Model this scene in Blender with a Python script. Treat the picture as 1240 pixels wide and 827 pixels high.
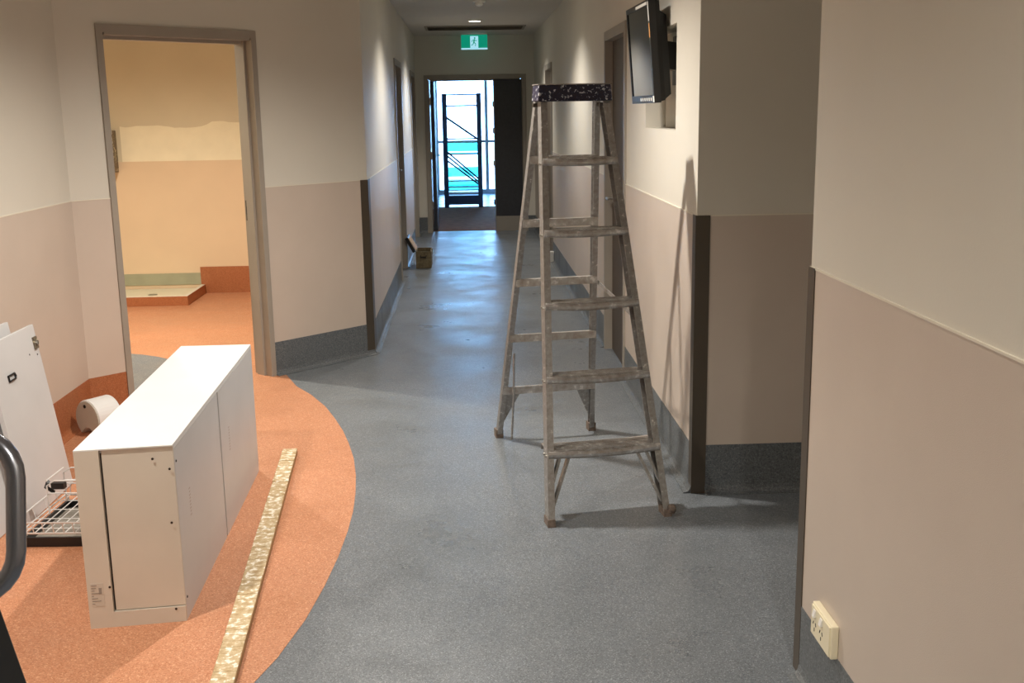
import bpy, bmesh, math, random
from mathutils import Vector, Matrix
for o in list(bpy.data.objects): bpy.data.objects.remove(o)
scn = bpy.context.scene
COL = scn.collection
random.seed(4)
# ------------------------------------------------------------------ camera
cam_d = bpy.data.cameras.new('camera')
cam_d.sensor_width = 36.0
cam_d.lens = 1323.05 / 1240 * 36.0
cam_d.clip_start = 0.05
cam = bpy.data.objects.new('camera', cam_d); COL.objects.link(cam)
RX = Vector((0.99900755, -0.04131194, -0.0166506))
DN = Vector((-0.02477578, -0.20474868, -0.97850097))
FW = Vector((0.03701458, 0.97794238, -0.20556901))
m = Matrix((RX, -DN, -FW)).transposed().to_4x4()
m.translation = (0, 0, 1.55)
cam.matrix_world = m
scn.camera = cam
# ------------------------------------------------------------------ world and exposure
scn.view_settings.view_transform = 'Standard'
scn.view_settings.look = 'None'
scn.view_settings.gamma = 1.0
scn.view_settings.exposure = 1.05
w = bpy.data.worlds.new('world'); scn.world = w; w.use_nodes = True
w.node_tree.nodes['Background'].inputs[0].default_value = (0.30, 0.58, 1.0, 1)
w.node_tree.nodes['Background'].inputs[1].default_value = 8.0
WARM = (1.0, 0.935, 0.845)
LAMPS = [  # x, y, watts, colour : ceiling downlights (built further down by make_downlight)
    (0.12, 12.25, 66, 132, WARM, 'round white downlight glowing in the corridor ceiling in front of the exit sign'),
    (0.12, 8.65, 62, 132, WARM, 'round white downlight in the middle of the corridor ceiling'),
    (-0.30, 4.75, 122, 150, WARM, 'round white downlight above the ladder and corridor mouth'),
    (-1.55, 2.60, 84, 150, WARM, 'round white downlight above the white cabinet'),
    (0.50, 0.20, 88, 150, WARM, 'round white downlight behind the viewer near the right wall'),
    (-2.50, 7.30, 175, 160, (1.0, 0.92, 0.76), 'round white downlight in the ceiling of the orange floored room'),
]
# ------------------------------------------------------------------ materials
def S(r, g, b):
    f = lambda c: (c / 255 / 12.92) if c / 255 <= 0.04045 else ((c / 255 + 0.055) / 1.055) ** 2.4
    return (f(r), f(g), f(b), 1)
def mat(name, col, rough=0.5, metal=0.0, noise=None, bump=0.0, bscale=200, spec=0.5, coat=0.0):
    """noise=(scale, dark factor, light factor)"""
    m = bpy.data.materials.new(name); m.use_nodes = True
    nt = m.node_tree; b = nt.nodes['Principled BSDF']
    b.inputs['Base Color'].default_value = col; b.inputs['Roughness'].default_value = rough
    b.inputs['Metallic'].default_value = metal; b.inputs['Specular IOR Level'].default_value = spec
    b.inputs['Coat Weight'].default_value = coat
    tc = nt.nodes.new('ShaderNodeTexCoord')
    if noise:
        n = nt.nodes.new('ShaderNodeTexNoise'); n.inputs['Scale'].default_value = noise[0]; n.inputs['Detail'].default_value = 4
        nt.links.new(tc.outputs['Object'], n.inputs['Vector'])
        r = nt.nodes.new('ShaderNodeValToRGB')
        r.color_ramp.elements[0].position = 0.35; r.color_ramp.elements[1].position = 0.65
        r.color_ramp.elements[0].color = tuple(c * noise[1] for c in col[:3]) + (1,)
        r.color_ramp.elements[1].color = tuple(min(1, c * noise[2]) for c in col[:3]) + (1,)
        nt.links.new(n.outputs['Fac'], r.inputs[0]); nt.links.new(r.outputs[0], b.inputs['Base Color'])
    if bump:
        n2 = nt.nodes.new('ShaderNodeTexNoise'); n2.inputs['Scale'].default_value = bscale; n2.inputs['Detail'].default_value = 3
        nt.links.new(tc.outputs['Object'], n2.inputs['Vector'])
        bp = nt.nodes.new('ShaderNodeBump'); bp.inputs['Strength'].default_value = bump; bp.inputs['Distance'].default_value = 0.002
        nt.links.new(n2.outputs['Fac'], bp.inputs['Height']); nt.links.new(bp.outputs[0], b.inputs['Normal'])
    return m
def vinyl(name, col, dark, light, rough, wear=0.12, flake=260, rv=0.12):
    """speckled sheet vinyl: flakes + cloudy wear"""
    m = bpy.data.materials.new(name); m.use_nodes = True
    nt = m.node_tree; b = nt.nodes['Principled BSDF']; L = nt.links
    tc = nt.nodes.new('ShaderNodeTexCoord')
    v = nt.nodes.new('ShaderNodeTexVoronoi'); v.inputs['Scale'].default_value = flake
    L.new(tc.outputs['Object'], v.inputs['Vector'])
    sep = nt.nodes.new('ShaderNodeSeparateColor'); L.new(v.outputs['Color'], sep.inputs[0])
    r = nt.nodes.new('ShaderNodeValToRGB'); r.color_ramp.interpolation = 'CONSTANT'
    e = r.color_ramp.elements; e[0].color = dark; e[0].position = 0
    e[1].position = 0.2; e[1].color = col
    x = e.new(0.55); x.color = tuple(c * 1.08 for c in col[:3]) + (1,)
    x = e.new(0.8); x.color = tuple(c * 0.9 for c in col[:3]) + (1,)
    x = e.new(0.9); x.color = light
    L.new(sep.outputs[0], r.inputs[0])
    n = nt.nodes.new('ShaderNodeTexNoise'); n.inputs['Scale'].default_value = 2.2; n.inputs['Detail'].default_value = 8; n.inputs['Roughness'].default_value = .65
    L.new(tc.outputs['Object'], n.inputs['Vector'])
    mr = nt.nodes.new('ShaderNodeMapRange'); mr.inputs[1].default_value = .3; mr.inputs[2].default_value = .7
    mr.inputs[3].default_value = 1 - wear; mr.inputs[4].default_value = 1 + wear
    L.new(n.outputs['Fac'], mr.inputs[0])
    mx = nt.nodes.new('ShaderNodeVectorMath'); mx.operation = 'SCALE'
    L.new(r.outputs[0], mx.inputs[0]); L.new(mr.outputs[0], mx.inputs['Scale']); L.new(mx.outputs[0], b.inputs['Base Color'])
    mr2 = nt.nodes.new('ShaderNodeMapRange'); mr2.inputs[1].default_value = .3; mr2.inputs[2].default_value = .7
    mr2.inputs[3].default_value = rough - rv; mr2.inputs[4].default_value = rough + rv
    L.new(n.outputs['Fac'], mr2.inputs[0]); L.new(mr2.outputs[0], b.inputs['Roughness'])
    n3 = nt.nodes.new('ShaderNodeTexNoise'); n3.inputs['Scale'].default_value = 120; n3.inputs['Detail'].default_value = 2
    L.new(tc.outputs['Object'], n3.inputs['Vector'])
    bp = nt.nodes.new('ShaderNodeBump'); bp.inputs['Strength'].default_value = .35; bp.inputs['Distance'].default_value = .0015
    L.new(n3.outputs['Fac'], bp.inputs['Height']); L.new(bp.outputs[0], b.inputs['Normal'])
    return m
def speck(name, base, spot, thr, scale=60, rough=.5, metal=0., third=None, spec=.5):
    """splashes of a second colour over a base"""
    m = bpy.data.materials.new(name); m.use_nodes = True
    nt = m.node_tree; b = nt.nodes['Principled BSDF']; L = nt.links
    tc = nt.nodes.new('ShaderNodeTexCoord'); n = nt.nodes.new('ShaderNodeTexNoise')
    n.inputs['Scale'].default_value = scale; n.inputs['Detail'].default_value = 5; n.inputs['Roughness'].default_value = .6
    L.new(tc.outputs['Object'], n.inputs['Vector'])
    r = nt.nodes.new('ShaderNodeValToRGB'); e = r.color_ramp.elements
    e[0].color = third or base; e[0].position = 1 - thr - .08; e[1].color = spot; e[1].position = thr + .03
    x = e.new(thr - .03); x.color = base
    L.new(n.outputs['Fac'], r.inputs[0]); L.new(r.outputs[0], b.inputs['Base Color'])
    b.inputs['Roughness'].default_value = rough; b.inputs['Metallic'].default_value = metal; b.inputs['Specular IOR Level'].default_value = spec
    return m
def emit(name, col, st):
    m = bpy.data.materials.new(name); m.use_nodes = True; b = m.node_tree.nodes['Principled BSDF']
    b.inputs['Base Color'].default_value = col
    b.inputs['Emission Color'].default_value = col; b.inputs['Emission Strength'].default_value = st
    return m
M = dict(
    upper=mat('cream_wall_paint', S(214, 209, 197), .55, noise=(1.5, .97, 1.02), bump=.12, bscale=160),
    lower=mat('pinkish_wall_vinyl', S(201, 187, 174), .42, noise=(3, .97, 1.02), bump=.25, bscale=420),
    bead=mat('cream_sealant', S(225, 218, 202), .4),
    roomup=mat('beige_room_paint', S(214, 204, 178), .6, noise=(2, .96, 1.02)),
    roomlow=mat('peach_wall_vinyl', S(222, 198, 168), .45, noise=(3, .98, 1.02)),
    patch=mat('bare_cream_plaster', S(240, 232, 205), .8, noise=(6, .96, 1.02), bump=.3, bscale=60),
    ceil=mat('ceiling_paint', S(206, 203, 196), .8, noise=(2, .98, 1.01)),
    grey=vinyl('grey_speckled_vinyl', S(112, 117, 122), S(90, 96, 101), S(146, 151, 155), .36, wear=.08, flake=330),
    cove=vinyl('dark_grey_cove_vinyl', S(100, 104, 107), S(80, 85, 88), S(122, 126, 128), .42, wear=.05),
    orange=vinyl('orange_speckled_vinyl', S(190, 132, 98), S(174, 112, 76), S(212, 162, 128), .45, wear=.06, flake=280),
    ocove=vinyl('orange_cove_vinyl', S(164, 100, 64), S(148, 86, 50), S(178, 116, 78), .45, wear=.05, flake=280),
    brown=mat('brown_floor_sheet', S(140, 92, 66), .9, noise=(9, .8, 1.15), spec=.1),
    bluef=vinyl('sky_tinted_grey_vinyl', S(110, 122, 138), S(90, 100, 116), S(140, 150, 160), .3),  # grey floor with the blue daylight reflection put into its colour
    frame=mat('taupe_door_frame_enamel', S(156, 148, 137), .4, noise=(5, .96, 1.03)),
    guard=mat('dark_corner_guard', S(82, 73, 62), .4, metal=.2),
    guardedge=mat('corner_guard_edge', S(118, 112, 104), .4),
    leaf=mat('dark_door_laminate', S(72, 60, 50), .45, noise=(8, .93, 1.05)),
    slate=mat('charcoal_door_laminate', S(48, 50, 55), .4, noise=(30, .9, 1.1)),
    steel=mat('brushed_stainless', S(175, 172, 166), .3, metal=.9),
    white=mat('white_melamine', S(226, 227, 226), .35, noise=(6, .985, 1.01)),
    whiteb=mat('shaded_white_melamine', S(214, 206, 192), .4, noise=(5, .96, 1.02)),  # beige white cabinet ends, dimmer than its top: shade put into the colour
    whitec=mat('cool_white_melamine', S(205, 205, 206), .4, noise=(5, .97, 1.02)),  # leaning panels' own white; on the cabinet doors its darker tone is painted shade
    gap=mat('dark_gap', S(70, 62, 55), .7),
    print_=mat('faded_label_print', S(158, 150, 140), .6),
    label=mat('worn_paper_label', S(206, 198, 184), .6),
    screw=mat('dark_screw_head', S(60, 52, 46), .5, metal=.5),
    alu=speck('paint_splashed_aluminium', S(172, 170, 168), S(228, 224, 218), .66, scale=60, rough=.34, metal=.6, third=S(146, 140, 133)),
    alu2=speck('worn_tread_aluminium', S(204, 202, 200), S(242, 240, 236), .62, scale=30, rough=.27, metal=.65, third=S(168, 158, 149)),
    cap=speck('navy_cap_with_paint_flecks', S(18, 24, 54), S(196, 196, 200), .6, scale=70, rough=.5, third=S(44, 34, 44)),
    rubber=mat('brown_rubber', S(112, 98, 88), .8, noise=(50, .7, 1.3)),
    rust=mat('rusty_rivets', S(120, 60, 44), .7),
    wood=speck('plaster_smeared_timber', S(202, 182, 146), S(240, 233, 218), .57, scale=40, rough=.75, third=S(176, 148, 106)),
    woodside=mat('timber_edge', S(170, 140, 98), .75, noise=(60, .8, 1.1)),
    blk=mat('black_plastic', S(22, 22, 24), .35),
    blkm=mat('matte_black_rubber', S(10, 10, 11), .6),
    tube=mat('gunmetal_tube', S(128, 129, 136), .26, metal=.85, coat=.2),
    screen=mat('glossy_dark_screen', S(10, 13, 18), .04, spec=.5, coat=.2),
    chrome=mat('pale_coated_wire', S(226, 224, 222), .3, metal=.2),
    gplate=mat('grey_plastic_plate', S(186, 184, 172), .45),
    oval=mat('ivory_plastic', S(236, 226, 196), .4),
    sage=mat('sage_grey_tile_backer', S(160, 160, 136), .7, noise=(8, .94, 1.04)),
    tray=mat('cream_shower_tray', S(226, 220, 196), .5, noise=(4, .95, 1.02)),
    hw=speck('stained_metal_dispenser', S(118, 108, 92), S(214, 204, 176), .58, scale=45, rough=.5, metal=.4),
    box=mat('olive_brown_case', S(112, 100, 74), .6, noise=(40, .7, 1.25)),
    boxin=mat('tan_lid_lining', S(196, 170, 142), .7, noise=(50, .85, 1.1)),
    vent=mat('grille_grey', S(142, 136, 126), .5),  # plain grey for the grille, kick plate and tray base
    smoke=mat('white_detector_plastic', S(236, 234, 228), .4),
    rack=mat('navy_painted_rack', S(34, 44, 66), .4, metal=.3),
    aluw=mat('silver_aluminium_window', S(150, 156, 164), .35, metal=.7),
    paving=mat('pale_concrete_paving', S(214, 214, 208), .8, noise=(1, .9, 1.05)),
    glow=emit('downlight_lens', (1, .93, .8, 1), 8),
    sgreen=emit('lit_green_sign', S(0, 165, 132), .28),
    swhite=emit('lit_white_sign', S(170, 226, 246), .42),
)
def glass(name, tint, refl=.12):
    m = bpy.data.materials.new(name); m.use_nodes = True; nt = m.node_tree
    nt.nodes.remove(nt.nodes['Principled BSDF'])
    t = nt.nodes.new('ShaderNodeBsdfTransparent'); t.inputs[0].default_value = tint
    g = nt.nodes.new('ShaderNodeBsdfGlossy'); g.inputs['Roughness'].default_value = .03
    x = nt.nodes.new('ShaderNodeMixShader'); x.inputs[0].default_value = refl
    nt.links.new(t.outputs[0], x.inputs[1]); nt.links.new(g.outputs[0], x.inputs[2])
    nt.links.new(x.outputs[0], nt.nodes['Material Output'].inputs[0])
    return m
M['glass'] = glass('clear_window_glass', (.93, .97, 1, 1))
M['teal'] = glass('teal_tinted_shelf_glass', (.25, .8, .8, 1), .25)
# ------------------------------------------------------------------ mesh helpers
def obj(name, bm, material, parent=None, smooth=False, bevel=0):
    bmesh.ops.recalc_face_normals(bm, faces=bm.faces)
    me = bpy.data.meshes.new(name); bm.to_mesh(me); bm.free()
    mats = material if isinstance(material, (list, tuple)) else [material]
    for x in mats: me.materials.append(x)
    if smooth:
        for p in me.polygons: p.use_smooth = True
    o = bpy.data.objects.new(name, me); COL.objects.link(o)
    if parent: o.parent = parent
    if bevel:
        b = o.modifiers.new('bevel', 'BEVEL'); b.width = bevel; b.segments = 2; b.limit_method = 'ANGLE'
    return o
def thing(name, label, cat, loc=(0, 0, 0), rz=0, group=None):
    o = bpy.data.objects.new(name, None); COL.objects.link(o); o.location = loc; o.rotation_euler = (0, 0, rz)
    o['label'] = label; o['category'] = cat
    if group: o['group'] = group
    return o
def tag(o, label, cat, group=None):
    o['label'] = label; o['category'] = cat
    if group: o['group'] = group
    return o
def fine(o): o['kind'] = 'stuff'; return o      # many tiny marks or bolts, too small to pick apart
def struct(o): o['kind'] = 'structure'; return o
def NB(): return bmesh.new()
def hexa(bm, pts, mi=0):
    """8 points: bottom ring 4, top ring 4"""
    v = [bm.verts.new(p) for p in pts]
    for f in ((0, 3, 2, 1), (4, 5, 6, 7), (0, 1, 5, 4), (1, 2, 6, 5), (2, 3, 7, 6), (3, 0, 4, 7)):
        bm.faces.new([v[i] for i in f]).material_index = mi
def bx(bm, x0, x1, y0, y1, z0, z1, mi=0):
    hexa(bm, [(x0, y0, z0), (x1, y0, z0), (x1, y1, z0), (x0, y1, z0), (x0, y0, z1), (x1, y0, z1), (x1, y1, z1), (x0, y1, z1)], mi)
def prism(bm, pts, z0, z1, mi=0):
    a = [bm.verts.new((x, y, z0)) for x, y in pts]; b = [bm.verts.new((x, y, z1)) for x, y in pts]
    n = len(pts)
    bm.faces.new(a[::-1]).material_index = mi; bm.faces.new(b).material_index = mi
    for i in range(n): bm.faces.new((a[i], a[(i + 1) % n], b[(i + 1) % n], b[i])).material_index = mi
def tube(bm, pts, r, seg=8, closed=False):
    pts = [Vector(p) for p in pts]; n = len(pts); rings = []
    up = None
    for i, p in enumerate(pts):
        if closed: t = (pts[(i + 1) % n] - pts[i - 1])
        else: t = (pts[min(i + 1, n - 1)] - pts[max(i - 1, 0)])
        t.normalize()
        if up is None:
            up = Vector((0, 0, 1)) if abs(t.z) < .9 else Vector((1, 0, 0))
        s = t.cross(up).normalized(); up = s.cross(t).normalized()
        rr = r[i] if isinstance(r, (list, tuple)) else r
        rings.append([bm.verts.new(p + rr * (math.cos(a) * s + math.sin(a) * up)) for a in [2 * math.pi * k / seg for k in range(seg)]])
    for i in range(n if closed else n - 1):
        A = rings[i]; B = rings[(i + 1) % n]
        for k in range(seg): bm.faces.new((A[k], A[(k + 1) % seg], B[(k + 1) % seg], B[k]))
    if not closed:
        bm.faces.new(rings[0][::-1]); bm.faces.new(rings[-1])
def lathe(bm, prof, c=(0, 0, 0), seg=28, axis=(0, 0, 1)):
    """prof: list of (radius, height)"""
    q = Vector((0, 0, 1)).rotation_difference(Vector(axis)); c = Vector(c); rings = []
    for r, h in prof:
        rings.append([bm.verts.new(c + q @ Vector((max(r, .0002) * math.cos(2 * math.pi * k / seg), max(r, .0002) * math.sin(2 * math.pi * k / seg), h))) for k in range(seg)])
    for A, B in zip(rings, rings[1:]):
        for k in range(seg): bm.faces.new((A[k], A[(k + 1) % seg], B[(k + 1) % seg], B[k]))
    bm.faces.new(rings[0][::-1]); bm.faces.new(rings[-1])
def beam(bm, p, q, wdt, hgt, up=(0, 0, 1), mi=0):
    p = Vector(p); q = Vector(q); t = (q - p).normalized(); s = t.cross(Vector(up)).normalized(); u = s.cross(t).normalized()
    R = [-s * wdt / 2 - u * hgt / 2, s * wdt / 2 - u * hgt / 2, s * wdt / 2 + u * hgt / 2, -s * wdt / 2 + u * hgt / 2]
    hexa(bm, [p + r for r in R] + [q + r for r in R], mi)
# ------------------------------------------------------------------ setting
XL, XR, LW = -0.643, 0.893, -2.030
YD, YC, YN, YF = 7.092, 4.248, 2.802, 14.5
ZC, HD, HS = 2.52, 1.138, 0.206
G = (LW, YD - (XL - LW))
class Wall:
    """local frame along a wall: s along, off out of the face (into the room), z up"""
    def __init__(s, p0, p1, flip=False):
        s.p = Vector((p0[0], p0[1], 0)); d = Vector((p1[0] - p0[0], p1[1] - p0[1], 0)); s.len = d.length; s.d = d.normalized()
        s.n = Vector((s.d.y, -s.d.x, 0)) * (-1 if flip else 1)
    def P(s, a, o, z): return s.p + s.d * a + s.n * o + Vector((0, 0, z))
    def box(s, bm, a0, a1, o0, o1, z0, z1, mi=0):
        hexa(bm, [s.P(a0, o0, z0), s.P(a1, o0, z0), s.P(a1, o1, z0), s.P(a0, o1, z0), s.P(a0, o0, z1), s.P(a1, o0, z1), s.P(a1, o1, z1), s.P(a0, o1, z1)], mi)
    def ext(s, bm, a0, a1, prof, mi=0):
        A = [bm.verts.new(s.P(a0, o, z)) for o, z in prof]; B = [bm.verts.new(s.P(a1, o, z)) for o, z in prof]; n = len(prof)
        bm.faces.new(A[::-1]); bm.faces.new(B)
        for i in range(n): bm.faces.new((A[i], A[(i + 1) % n], B[(i + 1) % n], B[i]))
def spans(L, opens, lo, hi):
    out = []; a = 0
    for s0, s1, z0, z1 in sorted(opens):
        if z0 < hi and z1 > lo:
            if s0 > a: out.append((a, s0))
            a = max(a, s1)
    if a < L: out.append((a, L))
    return out
def build_wall(name, W, thick=.15, opens=(), up='upper', low='lower', coves=None, dado=True, hd=HD, base=None, body=0):
    bm = NB(); zs = sorted({0, ZC} | {z for o in opens for z in (o[2], o[3])})
    for z0, z1 in zip(zs, zs[1:]):
        for a0, a1 in spans(W.len, opens, z0 + .001, z1 - .001): W.box(bm, max(a0, body), a1, -thick, 0, z0, z1)
    o = struct(obj(name, bm, M[up]))
    if dado:
        bm = NB(); b2 = NB()
        for a0, a1 in spans(W.len, opens, HS, hd - .01):
            W.box(bm, a0, a1, 0, .003, HS - .004, hd)
            W.box(b2, a0, a1, 0, .0045, hd, hd + .005)
        obj('dado_panel', bm, M[low], o); obj('sealant_bead', b2, M['bead'], o)
    prof = [(0, HS), (.005, HS), (.005, .035), (.009, .018), (.018, .008), (.036, .0035), (.036, 0), (0, 0)]
    for k, (a0, a1, mm) in enumerate(coves or []):
        bm = NB(); W.ext(bm, a0, a1, prof); struct(obj('baseboard_' + (base or name[5:]) , bm, M[mm]))
    return o
# floor
bm = NB(); bx(bm, -4.3, 2.9, -2.8, 14.62, -.1, 0)
bx(bm, -1.5, 2.0, 14.62, 22.0, -.1, 0)
struct(obj('floor', bm, M['grey']))
curve = [(-1.149, 6.586), (-1.03, 6.25), (-.915, 6.04), (-.80, 5.77), (-.722, 5.53), (-.655, 5.3), (-.603, 5.08), (-.555, 4.84), (-.522, 4.6), (-.500, 4.36), (-.489, 4.15), (-.488, 3.95),
         (-.496, 3.7), (-.514, 3.45), (-.543, 3.2), (-.590, 2.96), (-.65, 2.76), (-.74, 2.53), (-.87, 2.28), (-1.05, 2.02), (-1.3, 1.76), (-1.62, 1.55), (LW, 1.42)]
bm = NB(); prism(bm, curve + [(LW, G[1])], -.01, .0012); struct(obj('floor', bm, M['orange']))
DW = Wall((XL, YD), G)        # s runs from the corridor corner towards the left wall
DW.n = Vector((math.sqrt(.5), -math.sqrt(.5), 0))
dp = lambda s, o=0: tuple(DW.P(s, o, 0)[:2])
bm = NB(); prism(bm, [dp(.72), dp(1.79), dp(1.79, -.15), (-2.13, 5.6), (-3.95, 5.6), (-3.95, 9.84), (-.79, 9.84), (-.79, 7.1), dp(.72, -.15)], -.01, .0012)
struct(obj('floor', bm, M['orange']))
bm = NB(); prism(bm, [dp(1.70), dp(1.42), (-1.62, 6.35), (-1.68, 6.6), (-1.80, 6.84), (-1.93, 7.02), (-2.07, 7.15), (-2.2, 7.235), (-2.35, 7.30), (-2.6, 7.36), (-3.0, 7.4), (-3.3, 7.3), (-3.3, 5.85), dp(1.70, -.2)], 0, .0024)
struct(obj('floor', bm, M['grey']))
bm = NB(); prism(bm, [(-.9, 14.66), (1.6, 14.66), (1.6, 18.5), (-.9, 18.5)], -.01, .002); struct(obj('floor', bm, M['brown']))
bm = NB(); prism(bm, [(-.9, 18.5), (1.6, 18.5), (1.6, 21.5), (-.9, 21.5)], -.01, .001); struct(obj('floor', bm, M['bluef']))
# ceiling
bm = NB(); bx(bm, -4.3, 2.9, -2.8, 14.65, ZC, ZC + .1); bx(bm, -1.5, 2.0, 14.65, 21.7, ZC, ZC + .1)
struct(obj('ceiling', bm, M['ceil']))
# walls
Wl = Wall((LW, -2.5), G); Wl.n = Vector((1, 0, 0))
build_wall('wall_left', Wl, coves=[(0, Wl.len, 'ocove')])
D1 = (.815, 1.718, 0, 1.985)
wd = build_wall('wall_angled', DW, opens=[D1], coves=[(0, .785, 'cove'), (1.745, DW.len, 'ocove')])
Wc = Wall((XL, YD), (XL, YF)); Wc.n = Vector((1, 0, 0))
D2 = (10.25 - YD, 11.15 - YD, 0, 2.0); D3 = (13.15 - YD, 14.05 - YD, 0, 2.0)
build_wall('wall_corridor_left', Wc, thick=.12, opens=[D2, D3], coves=[(0, D2[0] - .04, 'cove'), (D2[1] + .04, D3[0] - .04, 'cove'), (D3[1] + .04, Wc.len, 'cove')])
Wr = Wall((XR, YC), (XR, YF)); Wr.n = Vector((-1, 0, 0))
D4 = (6.22 - YC, 7.06 - YC, 0, 1.985); D5 = (11.55 - YC, 12.35 - YC, 0, 2.0)
NICHE = (4.72 - YC, 5.52 - YC, 1.462, 1.905)
wr = build_wall('wall_corridor_right', Wr, opens=[D4, D5, NICHE], coves=[(0, D4[0] - .04, 'cove'), (D4[1] + .04, D5[0] - .04, 'cove'), (D5[1] + .04, Wr.len, 'cove')])
bm = NB(); Wr.box(bm, NICHE[0] - .02, NICHE[1] + .02, -.17, -.152, NICHE[2] - .02, NICHE[3] + .02); Wr.box(bm, NICHE[0], NICHE[1], -.151, -.1, NICHE[2], NICHE[3])
obj('niche_back', bm, M['upper'], wr)
Wb = Wall((XR + .0, YC), (2.6, YC)); Wb.n = Vector((0, -1, 0))
build_wall('wall_recess_back', Wb, body=.15, coves=[(0.05, Wb.len, 'cove')])
bm = NB(); bx(bm, 2.6, 2.75, YN - .15, YC + .15, 0, ZC); struct(obj('wall_recess_right', bm, M['upper']))
Wn = Wall((XR, -2.5), (XR, YN)); Wn.n = Vector((-1, 0, 0))
build_wall('wall_near_right', Wn, coves=[(0, Wn.len - .045, 'cove')])
bm = NB(); bx(bm, XR + .15, 2.6, YN - .15, YN, 0, ZC); struct(obj('wall_recess_front', bm, M['upper']))
bm = NB(); bx(bm, LW - .15, XR + .15, -2.65, -2.5, 0, ZC); struct(obj('wall_behind', bm, M['upper']))
Wf = Wall((XL, YF), (XR, YF)); Wf.n = Vector((0, -1, 0))
DF = (.155, 1.385, 0, 1.985)
build_wall('wall_far', Wf, opens=[DF], dado=False, coves=[(0, DF[0] - .05, 'cove'), (DF[1] + .05, Wf.len, 'cove')])
# room with orange floor
Wk = Wall((-3.95, 9.84), (-.76, 9.84)); Wk.n = Vector((0, -1, 0))
wk = build_wall('wall_room_back', Wk, up='roomup', dado=False)
bm = NB(); Wk.box(bm, 0, Wk.len, 0, .004, 0.0, 1.178); obj('dado_panel', bm, M['roomlow'], wk)
bm = NB()
top = [(-3.02, 1.483)] + [(-2.97 + i * .047, 1.487 + .012 * math.sin(i * .45) + random.uniform(-.006, .006) - (.01 if i < 16 else -.012)) for i in range(46)]
a = [bm.verts.new((x, 9.838, z)) for x, z in top]; b = [bm.verts.new((x, 9.838, 1.178)) for x, z in top]
a2 = [bm.verts.new((x, 9.8395, z)) for x, z in top]
for i in range(len(top) - 1):
    bm.faces.new((b[i], b[i + 1], a[i + 1], a[i])); bm.faces.new((a[i], a[i + 1], a2[i + 1], a2[i]))
obj('unpainted_patch', bm, M['patch'], wk)
bm = NB(); bx(bm, -2.412, -.76, 9.82, 9.836, 0, .237); struct(obj('baseboard_room', bm, M['ocove']))
bm = NB(); bx(bm, -3.95, -2.412, 9.828, 9.836, .081, .184); struct(obj('baseboard_room', bm, M['sage']))
bm = NB(); bx(bm, -4.1, -3.95, 5.6, 9.99, 0, ZC); struct(obj('wall_room_left', bm, M['roomup']))
bm = NB(); bx(bm, -3.95, LW - .15, 5.45, 5.6, 0, ZC); struct(obj('wall_room_front', bm, M['roomup']))
# corner guards
def guard(name_i, pts):
    bm = NB(); prism(bm, pts, 0.0, HD + .004); return struct(obj('trim_%d' % name_i, bm, [M['guard'], M['guardedge']]))
t = .006
guard(1, [(XR - t, YC - t), (XR + .052, YC - t), (XR + .052, YC), (XR, YC), (XR, YC + .052), (XR - t, YC + .052)])
e = Vector((-math.sqrt(.5), -math.sqrt(.5))); nn = Vector((math.sqrt(.5), -math.sqrt(.5)))
c0 = Vector((XL, YD)); k0 = c0 + Vector((t, -t * .41))
guard(2, [tuple(c0 + e * .06), tuple(c0 + e * .06 + nn * t), tuple(k0), (XL + t, YD + .13), (XL, YD + .13), tuple(c0)])
guard(3, [(XR - t, YN + t), (XR - t, YN - .045), (XR, YN - .045), (XR, YN), (XR + .05, YN), (XR + .05, YN + t)])
# ------------------------------------------------------------------ doors
def door(n, W, op, fw=.045, hw=.045, leaf=True, mat_leaf='leaf', depth=.15, leafoff=-.09, proud=.012, handle=None):
    s0, s1, z0, z1 = op; bm = NB()
    for a0, a1 in ((s0 - fw, s0), (s1, s1 + fw)): W.box(bm, a0, a1, 0, proud, 0, z1 + hw)
    W.box(bm, s0, s1, 0, proud, z1, z1 + hw)
    r = struct(obj('door_%d' % n, bm, M['frame']))
    for a0, a1, sgn in ((s0, s0 + .004, 1), (s1 - .004, s1, -1)):
        bm = NB(); W.box(bm, a0, a1, -depth - .01, proud, 0, z1)
        st = (a0 + .004, a0 + .018) if sgn > 0 else (a1 - .018, a1 - .004)
        W.box(bm, st[0], st[1], -depth + .03, -.05, 0, z1 - .012); obj('door_jamb', bm, M['frame'], r)
    bm = NB(); W.box(bm, s0 + .012, s1 - .012, -depth - .01, proud, z1 - .012, z1); W.box(bm, s0 + .03, s1 - .03, -depth + .03, -.05, z1 - .03, z1 - .012); obj('door_head', bm, M['frame'], r)
    if leaf:
        bm = NB(); W.box(bm, s0 + .014, s1 - .014, leafoff, leafoff + .038, .006, z1 - .014); lf = obj('door_leaf', bm, M[mat_leaf], r)
        hs = s1 - .08 if handle == 'far' else s0 + .08
        bm = NB(); q = W.P(hs, leafoff + .038, 1.0); q2 = W.P(hs, leafoff + .085, 1.0); q3 = W.P(hs + (-.11 if handle == 'far' else .11), leafoff + .085, 1.0)
        lathe(bm, [(.026, 0), (.026, .008)], q, 16, W.n); tube(bm, [q, q2, q2 + (q3 - q2) * .1, q3], .009)
        obj('door_handle', bm, M['steel'], lf, smooth=False)
    return r
d1 = door(1, DW, D1, leaf=False, fw=.03, hw=.042)
bm = NB(); DW.box(bm, .819, .8205, -.15, -.122, .94, 1.06); obj('strike_plate', bm, M['guard'], d1)
bm = NB(); DW.box(bm, .8205, .8215, -.142, -.13, .975, 1.025); obj('latch_hole', bm, M['blkm'], d1)
door(2, Wc, D2, leafoff=-.1, handle='far'); door(3, Wc, D3, leafoff=-.1)
door(4, Wr, D4, leafoff=-.075, handle='far'); door(5, Wr, D5, leafoff=-.1)
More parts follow.
